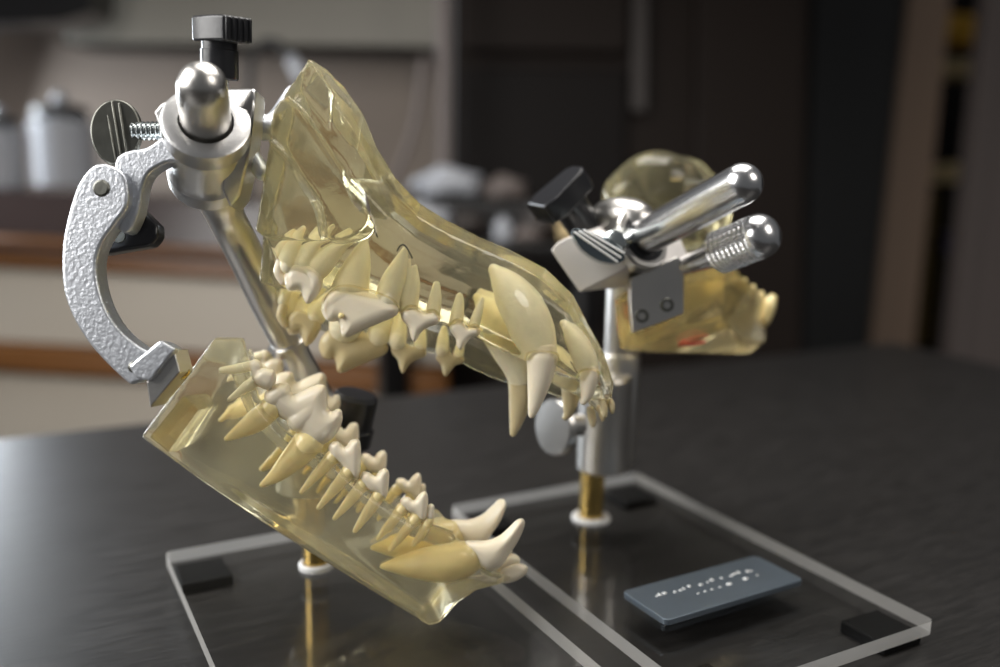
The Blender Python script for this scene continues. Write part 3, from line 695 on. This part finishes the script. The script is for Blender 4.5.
tp = [Vector((p.x, p.y, 0)) for p in tp]
prism(bm, tp, Vector((0, 0, -.03)))
obj_t = thing('work_table', 'dark satin black worktop table carrying both jaw stands', 'table', Vector((.2, .4, -.03)))
obj('table_top', bm, M['table'], obj_t, 30, bevel=.002)
cc = sum(tp, Vector()) / 5
for p in tp:
    q = p.lerp(cc, .12); bm = B(); box(bm, (q.x - .025, q.y - .025, -.86), (q.x + .025, q.y + .025, -.03)); obj('leg', bm, M['gap'], obj_t, 30)

M['wall'] = mat('taupe_wall', srgb(140, 127, 116), .7, var=.08, vscale=3)
M['panel'] = mat('grey_cupboard', srgb(135, 130, 120), .5, var=.06, vscale=4)
M['cream'] = mat('cream_drawer', srgb(178, 168, 154), .45, var=.05, vscale=4)
M['oak'] = mat('oak_rail', srgb(116, 72, 26), .35, var=.4, vscale=5, stretch=(1, 1, 12))
M['brown'] = mat('dark_brown_wood', srgb(31, 24, 20), .6, spec=.15, var=.12, vscale=4)
M['darkbrown'] = mat('black_brown_wood', srgb(17, 12, 10), .6, spec=.15, var=.1, vscale=4)
M['counter'] = mat('dark_counter', srgb(66, 54, 52), .25, var=.2, vscale=8)
M['trim'] = mat('taupe_trim', srgb(120, 100, 84), .5)
M['greytrim'] = mat('grey_trim', srgb(104, 94, 90), .5)
M['dimtrim'] = mat('dim_brown_edge', srgb(44, 36, 32), .5)
M['white'] = mat('white_ceramic', srgb(170, 172, 178), .3)
M['blk'] = mat('black_gloss', srgb(18, 16, 16), .3)
M['floor'] = mat('grey_floor', srgb(90, 84, 78), .5, var=.1, vscale=3)
M['gold'] = mat('yellow_carton', srgb(235, 180, 60), .45)
M['palegold'] = mat('pale_carton', srgb(225, 200, 150), .5)
M['olive'] = mat('olive_carton', srgb(96, 78, 30), .5)
M['blue'] = mat('blue_carton', srgb(30, 34, 90), .5)

def st(name, quad, d, th, m):
    bm = B(); slab(bm, quad, d, th); return tag(obj(name, bm, m, None, 30), kind='structure')
st('wall_back', [(-260, -260), (448, -260), (448, 330), (-260, 330)], 1.95, .04, M['wall'])
st('wall_right', [(455, -260), (2600, -260), (2600, 420), (455, 420)], 2.75, .04, M['darkbrown'])
bm = B(); box(bm, (-3, -2.5, -.90), (4, 5, -.86)); tag(obj('floor', bm, M['floor'], None, 30), kind='structure')

cab = thing('drawer_cabinet', 'cream drawer cabinet with oak rails behind the left of the table', 'cabinet', cam(200, 400, 1.7))
bm = B(); slab(bm, [(-220, 262), (448, 278), (448, 800), (-220, 800)], 1.62, .3); obj('carcass', bm, M['darkbrown'], cab, 30)
bm = B(); slab(bm, [(-220, 226), (448, 262), (448, 290), (-220, 254)], 1.58, .05); obj('rail', bm, M['oak'], cab, 30, bevel=.006)
bm = B(); slab(bm, [(-220, 256), (448, 292), (448, 366), (-220, 330)], 1.60, .02); obj('drawer_front', bm, M['cream'], cab, 30, bevel=.004)
bm = B(); slab(bm, [(-220, 332), (448, 372), (448, 398), (-220, 358)], 1.58, .05); obj('rail', bm, M['oak'], cab, 30, bevel=.006)
bm = B(); slab(bm, [(-220, 360), (448, 400), (448, 520), (-220, 480)], 1.60, .02); obj('drawer_front', bm, M['cream'], cab, 30, bevel=.004)
bm = B(); P = [cam(-220, 232, 1.57), cam(447, 268, 1.57)]; P += [P[1] + HF * .36, P[0] + HF * .36]; prism(bm, P, Vector((0, 0, -.012))); obj('counter_top', bm, M['counter'], cab, 30)
bm = B(); slab(bm, [(-220, 178), (447, 213), (447, 262), (-220, 226)], 1.68, .22); obj('back_ledge', bm, M['counter'], cab, 30, bevel=.004)

cup = thing('wall_cupboard', 'pale grey wall cupboard along the top left of the back wall', 'cupboard', cam(250, 40, 1.8))
bm = B(); slab(bm, [(62, -200), (440, -200), (440, 50), (62, 44)], 1.80, .14); obj('carcass', bm, M['darkbrown'], cup, 30)
bm = B(); slab(bm, [(66, -200), (438, -200), (438, 47), (66, 41)], 1.78, .02); obj('door', bm, M['panel'], cup, 30, bevel=.004)
bm = B(); slab(bm, [(-60, -80), (96, -80), (90, 12), (60, 22), (-60, 24)], 1.62, .1); tag(obj('hanging_lamp', bm, M['blk'], None, 30), 'dark blurred lamp shade at the top left corner', 'lamp')

tall = thing('tall_cabinet', 'tall dark brown cabinet in the middle of the background', 'cabinet', cam(640, 200, 1.75))
bm = B(); slab(bm, [(456, -250), (818, -250), (800, 420), (452, 420)], 1.72, .16); obj('carcass', bm, M['brown'], tall, 30)
bm = B(); slab(bm, [(462, -250), (632, -250), (628, 52), (462, 50)], 1.69, .03); obj('door', bm, M['brown'], tall, 30, bevel=.006)
bm = B(); slab(bm, [(462, 66), (628, 68), (624, 320), (460, 320)], 1.70, .03); obj('door', bm, M['darkbrown'], tall, 30, bevel=.006)
bm = B(); slab(bm, [(700, -250), (812, -250), (800, 420), (694, 420)], 1.69, .03); obj('door', bm, M['brown'], tall, 30, bevel=.006)
bm = B(); slab(bm, [(636, -250), (650, -250), (646, 110), (632, 110)], 1.685, .03); obj('door_edge', bm, M['dimtrim'], tall, 30)

st('trim_1', [(917, -60), (957, -60), (905, 430), (862, 430)], 2.1, .06, M['trim'])
st('trim_2', [(997, -60), (1012, -60), (958, 430), (944, 430)], 2.05, .06, M['greytrim'])
st('door_1', [(1012, -60), (1200, -60), (1200, 430), (958, 430)], 2.06, .04, M['greytrim'])
st('recess_sheet', [(818, -60), (917, -60), (862, 430), (800, 430)], 2.12, .04, M['gap'])  # near-black sheet put in for the dark recess beside the cabinet
def shelfitem(name, quad, m, label, cat='carton', d=2.3, group=None):
    bm = B(); slab(bm, quad, d, .1); tag(obj(name, bm, m, None, 30, bevel=.004), label, cat, group)
shelfitem('carton', [(950, 12), (990, 16), (988, 44), (946, 40)], M['gold'], 'bright yellow carton at the top of the doorway')
shelfitem('carton', [(945, 58), (986, 60), (984, 78), (943, 76)], M['palegold'], 'pale carton below the bright yellow one in the doorway')
shelfitem('carton', [(928, 166), (976, 162), (974, 182), (926, 184)], M['palegold'], 'wide pale carton halfway down the doorway')
shelfitem('carton', [(926, 190), (942, 190), (930, 345), (912, 345)], M['olive'], 'tall olive carton standing low in the doorway')
shelfitem('carton', [(950, 235), (962, 235), (960, 255), (948, 255)], M['blue'], 'small blue carton low in the doorway')

# counter clutter
def zc(px, d):  # height of the counter under a spot
    return None
def jar(px, top, bottom, rpx, d, m, label, lid=M['blk']):
    base = cam(px, bottom, d); h = (bottom - top) * d / F
    t = thing('storage_jar', label, 'jar', base, 'white jars on the back counter')
    r = mm(rpx, d); bm = B(); lathe(bm, base, Z, [(0, r * .9), (.004, r), (h * .86, r), (h * .93, r * .8), (h * .97, r * .7)], 32); obj('body', bm, m, t, 30)
    bm = B(); lathe(bm, base + Z * h * .95, Z, [(0, r * .82), (h * .12, r * .82), (h * .16, r * .6), (h * .17, r * .3), (h * .18, r * .25)], 32); l = obj('lid', bm, lid, t, 30)
    bm = B(); ball(bm, base + Z * h * 1.19, r * .24); obj('knob', bm, M['white'], l, 0)
jar(4, 125, 188, 22, 1.74, M['white'], 'white jar with dark lid cut by the left edge')
jar(66, 115, 186, 31, 1.76, M['white'], 'white jar with dark lid and pale knob, right of the cut-off jar')

bm = B(); ptube(bm, [(250, 75, 4), (253, 54, 4), (266, 43, 5), (280, 46, 5), (290, 58, 5)], 1.5, 12); ptube(bm, [(250, 75, 4), (246, 200, 5)], 1.5, 10)
fc = thing('faucet', 'dark gooseneck faucet with bright spout behind the black knob', 'faucet', cam(246, 200, 1.5)); obj('neck', bm, M['blk'], fc, 0)
bm = B(); ptube(bm, [(292, 60, 6), (299, 72, 8), (302, 80, 7)], 1.5, 12); obj('spout', bm, M['white'], fc, 0)

for (pts, r_, m_, nm_, lab, cat) in [
    ([(444, -40), (444, 100), (445, 320)], 8, M['greytrim'], 'conduit_pipe', 'grey vertical pipe between cupboard and dark cabinet', 'pipe'),
    ([(424, 60), (416, 120), (404, 158), (394, 180), (380, 205), (376, 232)], 4, M['greytrim'], 'power_cable', 'grey cable hanging left of the vertical pipe', 'cable')]:
    bm = B(); ptube(bm, [(x_, y_, r_) for x_, y_ in pts], 1.545, 12); tag(obj(nm_, bm, m_, None, 0), lab, cat)
tr_ = thing('equipment_trolley', 'black trolley under the clutter right of the drawer cabinet', 'trolley', cam(470, 300, 1.5))
bm = B(); P = [cam(374, 240, 1.34), cam(600, 246, 1.34)]; P += [P[1] + HF * .19, P[0] + HF * .19]; prism(bm, P, Vector((0, 0, -.02))); obj('top', bm, M['blk'], tr_, 30, bevel=.004)
pc = sum(P, Vector()) / 4
for p in P:
    q = p.lerp(pc, .1); bm = B(); box(bm, (q.x - .012, q.y - .012, -.86), (q.x + .012, q.y + .012, q.z - .018)); obj('leg', bm, M['blk'], tr_, 30)
bm = B(); slab(bm, [(382, 198), (566, 203), (566, 239), (382, 234)], 1.44, .06); tag(obj('equipment_case', bm, M['blk'], None, 30, bevel=.006), 'flat black case lying on the trolley under the crumpled cloths', 'case')
cl = [((450, 184), 34, 16, 'white', 'pale crumpled cloth lying on the black case', 'cloth', 1.47), ((506, 189), 22, 13, 'greytrim', 'grey cloth bundle on the black case, near the dark cabinet', 'cloth', 1.47),
      ((424, 221), 30, 17, 'white', 'pale rolled cloth in front of the black case, left of the small bottle', 'cloth', 1.39), ((503, 229), 10, 12, 'white', 'small white bottle in front of the black case', 'bottle', 1.36),
      ((468, 224), 20, 12, 'dimtrim', 'brown bundle between the rolled cloth and the small bottle', 'bundle', 1.40), ((540, 224), 20, 20, 'dimtrim', 'brown bundle behind the rear black tee knob', 'bundle', 1.40),
      ((575, 229), 18, 14, 'palegold', 'tan bundle behind the rear black tee knob, right of the brown one', 'bundle', 1.40), ((528, 236), 16, 8, 'greytrim', 'low grey bundle at the front edge of the trolley', 'bundle', 1.37)]
for (c, a, h_, m_, lab, cat, d) in cl:
    bm = B(); o_ = cam(c[0], c[1], d)
    if cat == 'bottle':
        r_ = mm(a, d); hh_ = mm(h_, d); lathe(bm, o_ - Z * hh_, Z, [(0, r_ * .9), (.003, r_), (hh_ * 1.3, r_), (hh_ * 1.6, r_ * .55), (hh_ * 2, r_ * .55)], 24)
        tag(obj('bottle', bm, M[m_], None, 30), lab, cat); continue
    bmesh.ops.create_icosphere(bm, subdivisions=4, radius=1)
    for v in bm.verts:
        k = 1 + .16 * math.sin(5 * v.co.x + 3 * v.co.z) + .12 * math.sin(9 * v.co.z + 4 * v.co.y + c[0]) + .06 * math.sin(17 * v.co.x)
        z_ = max(v.co.z * k, -.9)
        v.co = o_ + RT * v.co.x * mm(a, d) * k + UP * z_ * mm(h_, d) + FWD * v.co.y * mm(a, d) * .7
    tag(obj('cloth_bundle' if cat == 'cloth' else 'soft_bundle', bm, M[m_], None, 0), lab, cat)

# ================================================================== LIGHT
w = bpy.data.worlds.new('room_light'); sc.world = w; w.use_nodes = True
w.node_tree.nodes['Background'].inputs[0].default_value = (.95, .97, 1, 1); w.node_tree.nodes['Background'].inputs[1].default_value = .10
def area(name, pos, target, sx, sy_, power, col=(1, 1, 1)):
    l = bpy.data.lights.new(name, 'AREA'); l.shape = 'RECTANGLE'; l.size = sx; l.size_y = sy_; l.energy = power; l.color = col
    o = bpy.data.objects.new(name, l); COL.objects.link(o); o.location = pos
    o.rotation_euler = (target - pos).to_track_quat('-Z', 'Y').to_euler(); return o
tgt = cam(380, 330, .42)
rel = lambda x, y, z: CAM + RT * x + UP * y + FWD * z
area('window_light', rel(-.75, .42, .12), tgt, .75, .7, 13, (1, .985, .96))
area('ceiling_lamp', rel(.05, .85, .45), tgt, .75, .6, 10, (1, .97, .92))
area('fill_light', rel(.75, .5, -.1), tgt, .4, .4, 2.5, (1, .95, .88))  # weak fill light added from the right
area('table_sheen_light', rel(-1.35, .30, 1.65), cam(250, 480, .5), .7, .6, 26, (.86, .93, 1))  # unseen light added for the bluish table sheen and the rims

sc.view_settings.view_transform = 'Standard'; sc.view_settings.look = 'None'; sc.view_settings.exposure = .15; sc.view_settings.gamma = 1
sc.view_settings.use_curve_mapping = False
cyc = sc.cycles
cyc.use_denoising = True
cyc.max_bounces = 14; cyc.transmission_bounces = 12; cyc.transparent_max_bounces = 16; cyc.glossy_bounces = 5; cyc.diffuse_bounces = 4
cyc.caustics_refractive = True; cyc.caustics_reflective = True; cyc.blur_glossy = .6
cyc.sample_clamp_indirect = 6
